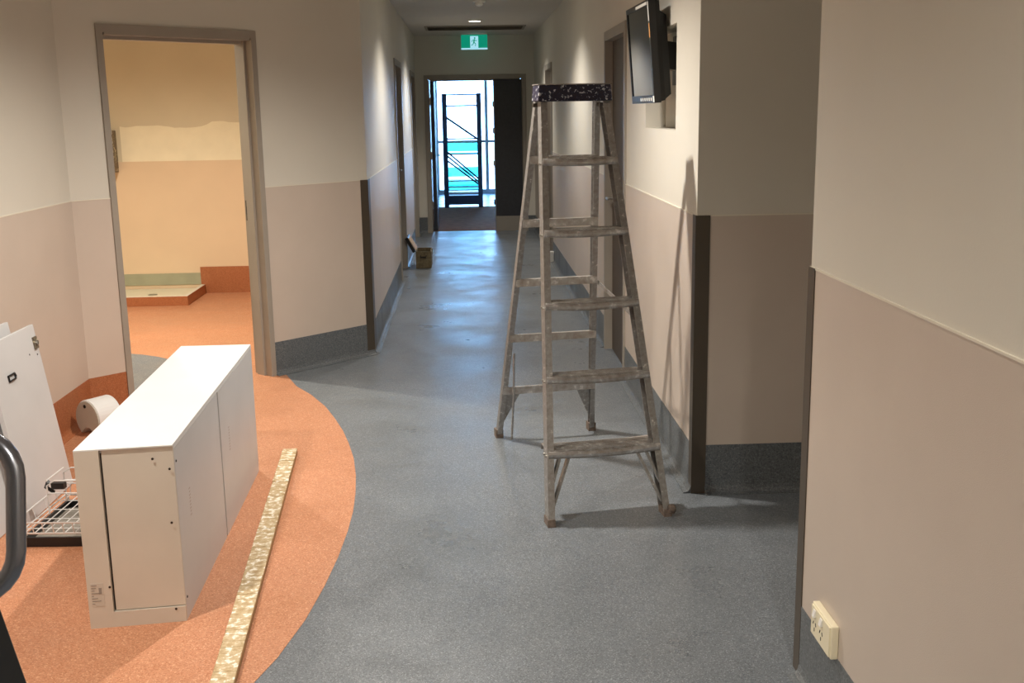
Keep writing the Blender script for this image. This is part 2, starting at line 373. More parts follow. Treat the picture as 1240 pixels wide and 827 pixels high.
# far double door
df = door(6, Wf, DF, leaf=False)
x0, x1 = XL + DF[0], XL + DF[1]
bm = NB(); bx(bm, .372, x1 - .014, YF + .04, YF + .085, .2, 1.968); lf = obj('door_leaf', bm, M['slate'], df)
bm = NB(); bx(bm, .372, x1 - .014, YF + .03, YF + .085, .002, .2); obj('kick_plate', bm, M['vent'], lf)
bm = NB(); bx(bm, .360, .372, YF + .035, YF + .09, .002, 1.968); obj('door_edge_strip', bm, M['aluw'], lf)
for z in (.35, .86, 1.28, 1.62):
    bm = NB(); bx(bm, .345, .362, YF + .02, YF + .06, z, z + .07); obj('edge_bolt', bm, M['steel'] if z > .5 else M['blk'], lf)
bm = NB(); bx(bm, x0 + .03, x0 + .075, YF + .16, YF + .98, .01, 1.96); lf2 = obj('door_leaf', bm, M['slate'], df)
for z in (.3, .95, 1.65):
    bm = NB(); tube(bm, [(x0 + .022, YF + .15, z), (x0 + .022, YF + .15, z + .1)], .011); obj('hinge', bm, M['steel'], lf2)
bm = NB(); tube(bm, [(x0 + .075, YF + .9, .98), (x0 + .115, YF + .9, .98), (x0 + .115, YF + .78, .98)], .01); obj('door_handle', bm, M['steel'], lf2)
# ------------------------------------------------------------------ beyond the far door
bm = NB(); bx(bm, -.72, -.6, YF + .15, 21.5, 0, ZC); struct(obj('wall_passage_left', bm, M['upper']))
bm = NB(); bx(bm, 1.4, 1.52, YF + .15, 21.5, 0, ZC); struct(obj('wall_passage_right', bm, M['upper']))
bm = NB(); bx(bm, -.6, -.59, YF + .2, 21.4, 0, .15); bx(bm, 1.39, 1.4, YF + .2, 21.4, 0, .15); struct(obj('baseboard_passage', bm, M['cove']))
bm = NB()
bx(bm, -.6, 1.4, 21.4, 21.5, 0, .09); bx(bm, -.6, 1.4, 21.4, 21.5, 2.44, 2.52); bx(bm, -.6, 1.4, 21.42, 21.48, .98, 1.03)
for x in (-.6, .36, 1.34): bx(bm, x, x + .06, 21.4, 21.5, .09, 2.44)
w1 = struct(obj('window_1', bm, M['aluw']))
for xa, xb in ((-.54, .36), (.42, 1.34)):
    for za, zb in ((.09, .98), (1.03, 2.44)):
        bm = NB(); bx(bm, xa, xb, 21.445, 21.451, za, zb); obj('pane', bm, M['glass'], w1)
bm = NB(); bx(bm, -12, 12, 21.7, 60, -.2, -.06); struct(obj('ground_outside', bm, M['paving']))
# ------------------------------------------------------------------ lamps and ceiling fittings
def make_downlight(x, y, watts, cone, col, label):
    t = thing('downlight', label, 'ceiling light', (x, y, ZC), group='recessed ceiling downlights')
    bm = NB(); prof = [(.062, -.0005), (.085, -.0005), (.085, -.004), (.078, -.008), (.062, -.008)]
    seg = 32; R = [[bm.verts.new((r * math.cos(2 * math.pi * k / seg), r * math.sin(2 * math.pi * k / seg), z)) for k in range(seg)] for r, z in prof]
    for i in range(5):
        A, B = R[i], R[(i + 1) % 5]
        for k in range(seg): bm.faces.new((A[k], A[(k + 1) % seg], B[(k + 1) % seg], B[k]))
    obj('trim_ring', bm, M['smoke'], t, smooth=False)
    bm = NB(); lathe(bm, [(.06, -.001), (.06, -.004)], seg=28); obj('lens', bm, M['glow'], t)
    ld = bpy.data.lights.new('downlight_lamp', 'SPOT'); ld.energy = watts; ld.color = col; ld.spot_size = math.radians(cone); ld.spot_blend = .7; ld.shadow_soft_size = .045
    lo = bpy.data.objects.new('lamp', ld); COL.objects.link(lo); lo.parent = t; lo.location = (0, 0, -.02)
for a in LAMPS: make_downlight(*a)
t = thing('smoke_detector', 'small white smoke detector on the corridor ceiling at the top edge', 'smoke detector', (.141, 10.1, ZC))
bm = NB(); lathe(bm, [(.055, 0), (.055, -.012), (.048, -.018)]); obj('base', bm, M['smoke'], t)
bm = NB(); lathe(bm, [(.034, -.018), (.036, -.034), (.022, -.046), (.008, -.05)]); obj('sensor_head', bm, M['smoke'], t)
t = thing('ceiling_grille', 'long narrow dark slot grille in the corridor ceiling before the far door', 'vent', (.13, 13.2, ZC))
bm = NB()
for a, b, c, d in ((-.58, .58, -.3, -.27), (-.58, .58, .27, .3), (-.58, -.55, -.27, .27), (.55, .58, -.27, .27)): bx(bm, a, b, c, d, -.012, 0)
obj('frame', bm, M['vent'], t)
bm = NB(); bx(bm, -.55, .55, -.27, .27, -.0015, -.0003); obj('back_plate', bm, M['vent'], t)
for i in range(10):
    y = -.25 + i * .053; bm = NB(); hexa(bm, [(-.55, y, -.012), (.55, y, -.012), (.55, y + .004, -.012), (-.55, y + .004, -.012), (-.55, y + .02, -.001), (.55, y + .02, -.001), (.55, y + .024, -.001), (-.55, y + .024, -.001)])
    obj('slat', bm, M['vent'], t)
t = thing('exit_sign', 'green lit exit sign with white running man above the far double door', 'sign', (.127, 14.2, 2.33))
bm = NB(); bx(bm, -.165, .165, -.012, .012, 0, .175); obj('housing', bm, M['sgreen'], t)
bm = NB(); bx(bm, -.165, .165, -.016, .016, -.004, .014); obj('lower_edge', bm, M['swhite'], t)
bm = NB(); bx(bm, -.155, .155, -.03, .03, .175, .19); obj('mount', bm, M['smoke'], t)
bm = NB(); bx(bm, -.05, .05, -.0145, -.0125, .016, .158); pn = obj('door_pictogram', bm, M['swhite'], t)
bm = NB()
lathe(bm, [(.011, 0), (.011, .002)], (.006, -.0148, .134), 12, (0, -1, 0))
for p, q, wd_ in (((.004, 0, .12), (-.006, 0, .082), .017), ((0, 0, .116), (.024, 0, .098), .008), ((.024, 0, .098), (.034, 0, .112), .007), ((0, 0, .114), (-.026, 0, .104), .008), ((-.026, 0, .104), (-.032, 0, .086), .007),
                ((-.006, 0, .085), (.018, 0, .062), .011), ((.018, 0, .062), (.014, 0, .034), .009), ((-.006, 0, .085), (-.016, 0, .056), .011), ((-.016, 0, .056), (-.038, 0, .046), .009)):
    beam(bm, (p[0], -.0158, p[2]), (q[0], -.0158, q[2]), wd_, .002, up=(0, 1, 0))
obj('running_figure', bm, M['sgreen'], pn)
# ------------------------------------------------------------------ step ladder
U = Vector((.986, .164, 0)); V = Vector((-.164, .986, 0))
T = thing('step_ladder', 'tall paint splashed aluminium step ladder with navy top cap standing in the corridor', 'ladder', (.5175, 3.955, 0), math.atan2(.164, .986))
H1 = 1.6; BT = .50
fa = lambda z, s: (s * (.245 - .108 * z / H1) + (-.004 if s < 0 else .002) * z / H1, BT * z / H1 * .985, z)
ra = lambda z, s: ((-.21 + .07 * z / H1) if s < 0 else (.28 - .15 * z / H1), 1.2 - .62 * z / H1, z)
def rail(f, s, w_, d_, zt, name, z0=.02):
    """open channel: web on the outside, two lips inward"""
    bm = NB(); p = Vector(f(z0, s)); q = Vector(f(zt, s)); tt = (q - p).normalized(); side = Vector((1, 0, 0)); side = (side - tt * side.dot(tt)).normalized(); bk = tt.cross(side)
    if bk.y < 0: bk = -bk
    def bar(c0, a0, a1, b0, b1):
        hexa(bm, [c + side * (-s) * a + bk * b for c in (p, q) for a, b in ((a0, b0), (a1, b0), (a1, b1), (a0, b1))])
    bar(0, 0, .0035, 0, d_); bar(0, .0035, w_, 0, .0035); bar(0, .0035, w_, d_ - .0035, d_)
    return obj(name, bm, M['alu'], T)
ZT = [.272, .545, .818, 1.092, 1.366]
for s in (-1, 1):
    r = rail(fa, s, .026, .062, 1.60, 'front_rail')
    bm = NB()
    for z in ZT:
        for k in (0, .03):
            x, y, zz = fa(z - .02, s); lathe(bm, [(.005, 0), (.005, .003), (.002, .005)], (x, y + .02 + k, zz), 8, (s, 0, 0))
    fine(obj('rivets', bm, M['steel'], r))
    bm = NB(); x, y, z = fa(0, s)
    hexa(bm, [(x + s * .003, y - .004, 0), (x - s * .028, y - .004, 0), (x - s * .028, y + .064, 0), (x + s * .003, y + .064, 0), (x + s * .002, y + .002, .028), (x - s * .027, y + .002, .028), (x - s * .027, y + .068, .028), (x + s * .002, y + .068, .028)])
    obj('rubber_foot', bm, M['rubber'], r)
    if s > 0:
        bm = NB(); lathe(bm, [(.012, -.014), (.019, -.008), (.019, .008), (.012, .014)], (x + .002, y + .0, .03), 14, (1, 0, 0)); obj('foot_clamp', bm, M['rubber'], r)
    rail(ra, s, .024, .04, 1.60, 'rear_rail')
    bm = NB(); x, y, z = ra(0, s); bx(bm, x - (.03 if s > 0 else .006), x + (.006 if s > 0 else .03), y - .006, y + .046, 0, .04); obj('rubber_foot', bm, M['rubber'], T)
for i, z in enumerate(ZT):   # treads
    xa = fa(z, -1); xb = fa(z, 1); bm = NB(); dd = .088 if i else .13; y0 = xa[1] - .012; n = 8
    sag = lambda f: -.006 * math.sin(math.pi * f) * (1 + .5 * (i < 3))
    sec = [(y0 + .003, -.024), (y0 - .002, -.016), (y0 - .003, -.007), (y0 + .002, .001), (y0 + .01, .003), (y0 + dd, .003), (y0 + dd, -.022), (y0 + dd - .003, -.022), (y0 + dd - .003, 0), (y0 + .007, -.001), (y0 + .007, -.024)]
    rings = []
    for k in range(n + 1):
        f = k / n; x = xa[0] + .003 + (xb[0] - xa[0] - .006) * f
        rings.append([bm.verts.new((x, yy, z + zz + sag(f))) for yy, zz in sec])
    for A, B in zip(rings, rings[1:]):
        for k in range(len(sec)): bm.faces.new((A[k], A[(k + 1) % len(sec)], B[(k + 1) % len(sec)], B[k]))
    bm.faces.new(rings[0]); bm.faces.new(rings[-1][::-1])
    tr = obj('tread', bm, M['alu2'], T)
    bm = NB()
    for k in range(5 if i else 7):
        bx(bm, xa[0] + .01, xb[0] - .01, y0 + .012 + k * .015, y0 + .016 + k * .015, z + .0005, z + .0045)
    fine(obj('grip_ridges', bm, M['alu2'], tr))
    xa = ra(z, -1); xb = ra(z, 1)
    bm = NB(); bx(bm, xa[0] + .003, xb[0] - .003, xa[1] - .004, xa[1] + .0, z - .03, z + .0); bx(bm, xa[0] + .003, xb[0] - .003, xa[1] - .004, xa[1] + .018, z, z + .004); obj('rear_rung', bm, M['alu2'], T)
for s in (-1, 1):   # front braces under the lowest tread
    bm = NB()
    for k, (dx, dz) in enumerate(((.098, .06), (.06, .14), (.052, .19))):
        a = Vector(fa(.26, s)); a.x -= s * dx; q = Vector(fa((.05, .12, .1)[k], s)); q.x -= s * (.02, .016, 0)[k]
        a.y += .03; q.y += .03
        if k < 2: beam(bm, a, q, .01, .022, up=(0, 1, 0))
    a = Vector(fa(.262, s)); bm2 = bm; bx(bm2, min(a.x - s * .10, a.x - s * .015), max(a.x - s * .10, a.x - s * .015), a.y + .022, a.y + .038, .236, .246)
    obj('brace', bm, M['alu'], T)
    # rear gussets
    bm = NB(); A = Vector(ra(.262, s)); B = Vector(ra(.06, s)); C = A + Vector((-s * .095, 0, 0)); o_ = Vector((0, .003, 0)); sh = Vector((-s * .004, .012, 0)); 
    v = [bm.verts.new(x) for x in (A + sh, C + sh, B + sh + Vector((-s * .012, 0, 0)), B + sh, A + sh + o_, C + sh + o_, B + sh + o_ + Vector((-s * .012, 0, 0)), B + sh + o_)]
    for f in ((0, 1, 2, 3), (7, 6, 5, 4), (0, 4, 5, 1), (1, 5, 6, 2), (2, 6, 7, 3), (3, 7, 4, 0)): bm.faces.new([v[i] for i in f])
    g = obj('gusset', bm, M['alu'], T)
    bm = NB(); lathe(bm, [(.006, 0), (.006, .004)], (B.x - s * .012, B.y + .008, .1), 8, (0, -1, 0)); lathe(bm, [(.006, 0), (.006, .004)], (B.x - s * .02, B.y + .004, .2), 8, (0, -1, 0)); fine(obj('rivets', bm, M['rust'], g))
bm = NB(); p = Vector(fa(.72, 1)) + Vector((.004, .03, 0)); q = Vector(ra(.79, 1)) + Vector((.004, 0, 0)); beam(bm, p, q, .004, .018); obj('spreader_bar', bm, M['alu'], T)
bm = NB(); p = Vector(ra(.46, -1)) + Vector((.03, -.02, 0)); q = Vector((-.155, 1.12, .012)); tube(bm, [p, (p + q) / 2 + Vector((.004, 0, 0)), q], .005); obj('hanging_rod', bm, M['alu'], T)
bm = NB(); yb = fa(1.6, 1)[1]
hexa(bm, [(-.156, yb - .022, 1.588), (.148, yb - .022, 1.588), (.148, yb + .10, 1.588), (-.156, yb + .10, 1.588), (-.152, yb - .012, 1.652), (.144, yb - .012, 1.652), (.144, yb + .095, 1.652), (-.152, yb + .095, 1.652)])
cp = obj('top_cap', bm, M['cap'], T, bevel=.004)
bm = NB(); bx(bm, -.154, .147, yb - .014, yb + .097, 1.652, 1.656); obj('cap_plate', bm, M['alu2'], cp)
for s, f in ((-1, ra), (1, ra)):
    bm = NB(); x, y, z = f(1.6, s); lathe(bm, [(.008, -.012), (.008, .012)], (x, y + .01, 1.575), 10, (1, 0, 0)); obj('pivot_bolt', bm, M['guard'], T)
# ------------------------------------------------------------------ wall mounted television
tv = thing('television', 'small black wall mounted television tilted over the niche beside the brown door', 'television', (.89, 5.13, 1.56))
def tvp(o): return o
NBt = (.826, 4.86, 1.578); FBt = (.812, 5.42, 1.578); NTt = (.792, 4.86, 2.015); FTt = (.776, 5.42, 2.015)
nb, fb, nt_, ft = [Vector(p) for p in (NBt, FBt, NTt, FTt)]
ex = (fb - nb).normalized(); ez = (nt_ - nb).normalized(); en = ez.cross(ex).normalized()
if en.x > 0: en = -en
Wd = (fb - nb).length; Hh = (nt_ - nb).length
def TP(a, c, d): return nb + ex * a + ez * c - en * d - Vector((.89, 5.13, 1.56))
def tbox(bm, a0, a1, c0, c1, d0, d1, ins=0): hexa(bm, [TP(a0, c0, d0), TP(a1, c0, d0), TP(a1, c1, d0), TP(a0, c1, d0), TP(a0 + ins, c0 + ins, d1), TP(a1 - ins, c0 + ins, d1), TP(a1 - ins, c1 - ins, d1), TP(a0 + ins, c1 - ins, d1)])
bm = NB()
bz = .022
for a0, a1, c0, c1 in ((0, Wd, 0, bz * 1.6), (0, Wd, Hh - bz, Hh), (0, bz, bz * 1.6, Hh - bz), (Wd - bz, Wd, bz * 1.6, Hh - bz)): tbox(bm, a0, a1, c0, c1, 0, .03)
obj('bezel', bm, M['blk'], tv)
bm = NB(); tbox(bm, bz, Wd - bz, bz * 1.6, Hh - bz, .004, .012); obj('screen', bm, M['screen'], tv)
bm = NB(); tbox(bm, .002, Wd - .002, .002, Hh - .002, .012, .05, .006); tbox(bm, .012, Wd - .012, .012, Hh - .05, .05, .082, .02); obj('back_shell', bm, M['blkm'], tv)
bm = NB(); tbox(bm, .003, .021, Hh - .16, Hh - .1, -.0008, .002); obj('orange_sticker', bm, mat('orange_sticker', S(222, 160, 96), .5), tv)
bm = NB(); tbox(bm, .003, .021, Hh - .09, Hh - .01, -.0008, .002); tbox(bm, .04, .3, Hh - .02, Hh - .008, -.0008, .002); tbox(bm, .002, .03, .004, .03, -.0008, .002)
for k in range(6): tbox(bm, .06 + k * .05, .08 + k * .05, .01, .024, -.0008, .002)
fine(obj('white_stickers', bm, M['smoke'], tv))
bm = NB(); c = TP(Wd / 2, Hh / 2, .06); beam(bm, c, c + Vector((.13, 0, -.02)), .1, .12); bx(bm, .085, .101, -.1, .12, .1, .32); obj('wall_bracket', bm, M['blk'], tv)
# ------------------------------------------------------------------ power outlet
t = thing('power_outlet', 'cream double power outlet just above the grey skirting on the near right wall', 'outlet', (XR, 2.536, .248))
bm = NB(); bx(bm, -.022, -.003, -.076, .076, -.044, .044); obj('back_box', bm, M['oval'], t, bevel=.003)
bm = NB(); bx(bm, -.026, -.022, -.070, .070, -.039, .039); pl_ = obj('face_plate', bm, M['oval'], t)
for y in (.042, -.01):
    bm = NB(); hexa(bm, [(-.026, y - .008, .016), (-.026, y + .008, .016), (-.0325, y + .008, .016), (-.0325, y - .008, .016), (-.026, y - .008, .034), (-.026, y + .008, .034), (-.028, y + .008, .034), (-.028, y - .008, .034)]); obj('rocker_switch', bm, M['smoke'], pl_)
    bm = NB()
    for dy, dz, an in ((-.009, -.004, .5), (.009, -.004, -.5), (0, -.02, 0)):
        c = Vector((-.0262, y + dy, dz)); d_ = Vector((0, math.sin(an), math.cos(an))) * .005; beam(bm, c - d_, c + d_, .0028, .0016, up=(1, 0, 0))
    fine(obj('socket_slots', bm, M['blkm'], pl_))
# ------------------------------------------------------------------ white cabinet lying on the orange floor
A0 = Vector((-1.202, 3.188)); A1 = Vector((-.916, 3.222)); A2 = Vector((-.962, 4.70)); A3 = Vector((-1.262, 4.70)); HC = .578
cab = thing('cabinet', 'long white melamine cabinet standing on edge on the orange floor', 'cabinet', (A0.x, A0.y, 0))
def CP(u_, v_, z):   # u along front 0..1, v along depth 0..1
    p = A0.lerp(A1, u_).lerp(A3.lerp(A2, u_), v_); return Vector((p.x - A0.x, p.y - A0.y, z))
def cbox(bm, u0, u1, v0, v1, z0, z1): hexa(bm, [CP(u0, v0, z0), CP(u1, v0, z0), CP(u1, v1, z0), CP(u0, v1, z0), CP(u0, v0, z1), CP(u1, v0, z1), CP(u1, v1, z1), CP(u0, v1, z1)])
bm = NB(); cbox(bm, .07, .94, .012, .99, .02, HC - .02); obj('carcass', bm, M['gap'], cab)
bm = NB(); cbox(bm, 0, 1, .0095, 1, HC - .016, HC); cbox(bm, 0, 1, 0, .0095, HC - .004, HC); obj('top_panel', bm, M['white'], cab)
bm = NB(); cbox(bm, .275, .998, .003, .013, .055, HC - .0045); ep = obj('end_panel', bm, M['whiteb'], cab)
bm = NB(); cbox(bm, 0, .25, 0, .0094, 0, HC - .0042); cbox(bm, .25, .998, 0, .0094, 0, .052); obj('end_frame', bm, M['whiteb'], cab)
bm = NB(); cbox(bm, 0, .06, .013, 1, 0, HC - .016); obj('back_panel', bm, M['whiteb'], cab)
bm = NB(); cbox(bm, .06, .94, .99, 1, 0, HC - .016); obj('end_panel', bm, M['whiteb'], cab)
for v0, v1 in ((.0095, .472), (.484, 1)):
    bm = NB(); cbox(bm, .945, 1, v0, v1, 0, HC - .0175); dd_ = obj('cabinet_door', bm, M['whitec'], cab)
    bm = NB(); vv = v0 + .1
    for k in range(9): cbox(bm, .9995, 1.0012, vv + .002 * (k % 2), vv + .012, .39 + k * .011 - .1, .394 + k * .011 - .1)
    fine(obj('printed_mark', bm, mat('faint_print', S(176, 166, 160), .5), dd_))
bm = NB(); cbox(bm, .035, .17, -.0006, .0005, .075, .15); lb = obj('sticker', bm, M['label'], cab)
bm = NB(); random.seed(9)
for k in range(8):
    z = .145 - k * .0085; cbox(bm, .045, .045 + random.uniform(.02, .1), -.0011, -.0004, z - .003, z)
cbox(bm, .12, .15, -.0011, -.0004, .115, .135)
fine(obj('sticker_print', bm, M['print_'], lb))
bm = NB()
for u_, z in ((.235, .135), (.79, HC - .04), (.955, HC - .075), (.93, .33), (.9, .045)): lathe(bm, [(.004, 0), (.004, .0016)], CP(u_, 0, z), 8, (0, -1, 0))
for v_, z in ((.02, HC - .06), (.02, .07)): lathe(bm, [(.004, 0), (.004, .002)], CP(1, v_, z), 8, (1, 0, 0))
fine(obj('screw_holes', bm, M['screw'], cab))
# ------------------------------------------------------------------ timber batten
P0 = Vector((-.861, 4.94)); P1 = Vector((-.66, 2.05))
d_ = (P1 - P0).normalized(); n_ = Vector((-d_.y, d_.x))
hw = .034
bt = thing('timber_batten', 'long plaster smeared timber batten lying beside the white cabinet', 'batten', (P0.x, P0.y, 0))
bm = NB(); N = 40; top_ = []
for k in range(N + 1):
    f = k / N; c = (P1 - P0) * f
    ww = [c - n_ * hw, c + n_ * hw]
    top_.append([bm.verts.new((ww[0].x, ww[0].y, .0015)), bm.verts.new((ww[1].x, ww[1].y, .0015)), bm.verts.new((ww[1].x, ww[1].y, .024)), bm.verts.new((ww[0].x, ww[0].y, .024))])
for a, b in zip(top_, top_[1:]):
    for k in range(4): bm.faces.new((a[k], a[(k + 1) % 4], b[(k + 1) % 4], b[k]))
bm.faces.new(top_[0]); bm.faces.new(top_[-1][::-1])
obj('plank', bm, M['woodside'], bt)
bm = NB(); random.seed(3)
for k in range(N * 2):
    f0, f1 = k / (N * 2), (k + 1) / (N * 2); c0_, c1_ = (P1 - P0) * f0, (P1 - P0) * f1; h = .0245 + random.uniform(.0005, .003)
    wa, wb = hw - random.uniform(0, .003), hw - random.uniform(0, .003)
    q = [c0_ - n_ * wa, c0_ + n_ * wb, c1_ + n_ * wb, c1_ - n_ * wa]
    hexa(bm, [(x.x, x.y, .0238) for x in q] + [(x.x, x.y, h) for x in q])
fine(obj('plaster_crust', bm, M['wood'], bt))
# ------------------------------------------------------------------ leaning white door panels
def leaning(label, yb0, yb1, xb, xt, ht, th, group=None, extras=None):
    t = thing('cabinet_door_panel', label, 'panel', (xb, yb0, 0), group=group)
    s = Vector((xt - xb, 0, ht)).normalized(); nrm = Vector((s.z, 0, -s.x)); L_ = math.hypot(xt - xb, ht)
    def P(a, c, d): return Vector((0, a, 0)) + s * c + nrm * d + Vector((0, 0, .004))
    bm = NB(); hexa(bm, [P(0, 0, -th), P(yb1 - yb0, 0, -th), P(yb1 - yb0, 0, 0), P(0, 0, 0), P(0, L_, -th), P(yb1 - yb0, L_, -th), P(yb1 - yb0, L_, 0), P(0, L_, 0)])
    obj('board', bm, M['whitec'], t, bevel=.0015)
    if extras: extras(t, P, L_, yb1 - yb0)
def ex1(t, P, L_, W_):
    bm = NB(); hexa(bm, [P(W_ - .045, L_ - .10, 0), P(W_ - .012, L_ - .10, 0), P(W_ - .012, L_ - .10, .008), P(W_ - .045, L_ - .10, .008), P(W_ - .045, L_ - .05, 0), P(W_ - .012, L_ - .05, 0), P(W_ - .012, L_ - .05, .008), P(W_ - .045, L_ - .05, .008)])
    h = obj('hinge_plate', bm, M['hw'], t)
    bm = NB(); tube(bm, [P(W_ - .03, L_ - .075, .008), P(W_ - .03, L_ - .075, .016)], .009); obj('hinge_cup', bm, M['steel'], h)
    bm = NB(); c = .145; ps = [P(W_ - .35 + a, L_ - c + b, .004) for a, b in ((0, 0), (.06, .0), (.066, -.012), (.06, -.022), (0, -.022))]; tube(bm, ps, .004, 6, closed=True); obj('black_clip', bm, M['blk'], t)
    bm = NB()
    for a, c in ((.105, .11), (.03, .125)): lathe(bm, [(.004, 0), (.004, .001)], P(W_ - a, L_ - c, 0), 8, (1, 0, .2))
    fine(obj('screw_holes', bm, M['screw'], t))
leaning('large white cabinet door panel with hinge plate leaning in front of another', 4.13, 4.60, -1.745, -1.845, .705, .018, extras=ex1)
leaning('white panel leaning behind the hinged door panel at the left edge', 3.9, 4.50, -1.80, -1.905, .735, .018)
bm = NB()
# ------------------------------------------------------------------ paper roll dispenser
ax = Vector((.60, .80, 0)).normalized(); rc = .098
t = thing('paper_roll_dispenser', 'round white plastic paper roll dispenser resting on the floor behind the cabinet', 'dispenser', (-1.925, 5.34, 0))
side = Vector((ax.y, -ax.x, 0))
def arc_pts(r): 
    ps = []
    for k in range(29):
        a = math.radians(-55 + k * (290) / 28); ps.append((r * math.cos(a), r * math.sin(a)))
    for k in range(1, 8):   # arch cut at the bottom
        f = k / 8; a = math.radians(235); x0_, y0_ = r * math.cos(a), r * math.sin(a); ps.append((x0_ * (1 - 2 * f), y0_ + math.sin(math.pi * f) * .035))
    return ps
def ext_ax(bm, pts, d0, d1, zc):
    A = [bm.verts.new(side * x + Vector((0, 0, zc + y)) + ax * d0) for x, y in pts]; B = [bm.verts.new(side * x + Vector((0, 0, zc + y)) + ax * d1) for x, y in pts]; n = len(pts)
    bm.faces.new(A); bm.faces.new(B[::-1])
    for k in range(n): bm.faces.new((A[k], A[(k + 1) % n], B[(k + 1) % n], B[k]))
zc = rc * math.sin(math.radians(55)) + .003
bm = NB(); ext_ax(bm, arc_pts(rc), .004, .135, zc); obj('cover', bm, M['white'], t, bevel=.004)
bm = NB(); ext_ax(bm, arc_pts(rc - .006), -.001, .005, zc); bp_ = obj('back_plate', bm, M['gplate'], t)
bm = NB(); lathe(bm, [(.009, 0), (.009, .003)], Vector((0, 0, zc + .066)) + side * -.01 - ax * .001, 12, -ax); obj('key_hole', bm, M['blkm'], bp_)
# ------------------------------------------------------------------ wire basket over black tray
bk_ = thing('wire_basket', 'white wire dish basket on the floor between the panels and the cabinet', 'basket', (-1.69, 3.88, 0), math.radians(-3))
LX, LY = .34, .42
bm = NB(); zb, zt_ = .055, .10
for z, g in ((zb, 0), (zt_, .012)):
    tube(bm, [(-g, -g, z), (LX + g, -g, z), (LX + g, LY + g, z), (-g, LY + g, z)], .0035, 6, closed=True)
obj('rim', bm, M['chrome'], bk_)
for k in range(9):
    x = .02 + k * (LX - .04) / 8; bm = NB(); tube(bm, [(x, -.012, zt_), (x, 0, zb), (x, LY, zb), (x, LY + .012, zt_)], .0022, 5); obj('wire', bm, M['chrome'], bk_)
for k in range(4):
    y = .05 + k * .1; bm = NB(); tube(bm, [(-.012, y, zt_), (0, y, zb), (LX, y, zb), (LX + .012, y, zt_)], .0022, 5); obj('wire', bm, M['chrome'], bk_)
for y0_ in (.20, .36):
    bm = NB(); tube(bm, [(.03, y0_, zb), (.03, y0_, .17), (.06, y0_, .19), (LX, y0_, .19)], .003, 6); tube(bm, [(.03, y0_, .14), (LX, y0_, .14)], .0025, 5)
    tube(bm, [(.2, y0_, .19), (.19, y0_, .22), (.215, y0_, .235), (.24, y0_, .22), (.24, y0_, .19)], .0025, 5); obj('plate_divider', bm, M['chrome'], bk_)
bm = NB(); tube(bm, [(.03, .2, .19), (.03, .36, .19)], .003, 6); obj('handle_wire', bm, M['chrome'], bk_)
bm = NB(); bx(bm, .0, .05, .30, .33, .12, .145); tube(bm, [(.0, .28, .16), (-.02, .3, .13), (-.005, .33, .10)], .008, 6); obj('black_clip', bm, M['blk'], bk_)
for x in (.02, LX - .02):
    for y in (.02, LY - .02): bm = NB(); tube(bm, [(x, y, .039), (x, y, zb)], .003, 6); obj('foot', bm, M['chrome'], bk_)
ty = thing('tray', 'shallow black plastic tray under the white wire basket', 'tray', (-1.69, 3.88, 0), math.radians(-3))
bm = NB()
for a, b, c, d in ((.01, LX + .02, .0, .01), (.01, LX + .02, LY - .02, LY - .01), (.01, .02, .01, LY - .02), (LX + .01, LX + .02, .01, LY - .02)): bx(bm, a, b, c, d, .002, .038)
obj('rim', bm, M['blk'], ty)
bm = NB(); bx(bm, .02, LX + .01, .01, LY - .02, .002, .008); obj('base', bm, M['vent'], ty)
# ------------------------------------------------------------------ trolley at the left edge
tr = thing('trolley', 'dark trolley with rounded metal push handle at the left edge', 'trolley', (-.93, 1.6, 0))
bm = NB(); x0_, x1_, z0_, z1_ = -.28, .232, .846, 1.082; r_ = .065; pts = []
for cx, cz, a0 in ((x1_ - r_, z0_ + r_, -90), (x1_ - r_, z1_ - r_, 0), (x0_ + r_, z1_ - r_, 90), (x0_ + r_, z0_ + r_, 180)):
    for k in range(7):
        a = math.radians(a0 + k * 15); pts.append((cx + r_ * math.cos(a), (cz - .96) * .25 + r_ * math.sin(a) * .25, cz + r_ * math.sin(a)))
tube(bm, pts, .0145, 14, closed=True); obj('push_handle', bm, M['tube'], tr, smooth=True)
for x in (.150, -.20):
    bm = NB(); tube(bm, [(x, -.03, .85), (x, -.02, .70)], .014, 12); obj('handle_post', bm, M['blk'], tr, smooth=True)
bm = NB(); hexa(bm, [(-.42, -.16, .16), (.28, -.16, .16), (.28, .10, .16), (-.42, .10, .16), (-.34, -.1, .80), (.166, -.1, .80), (.166, .06, .80), (-.34, .06, .80)]); obj('body', bm, M['blkm'], tr, bevel=.012)
for x in (-.38, .24):
    for y in (-.13, .07):
        bm = NB(); tube(bm, [(x, y, .16), (x, y, .07)], .01, 8); f_ = obj('castor_fork', bm, M['steel'], tr)
        bm = NB(); lathe(bm, [(.03, -.012), (.045, -.009), (.045, .009), (.03, .012)], (x, y, .045), 18, (1, 0, 0)); obj('wheel', bm, M['rubber'], f_)
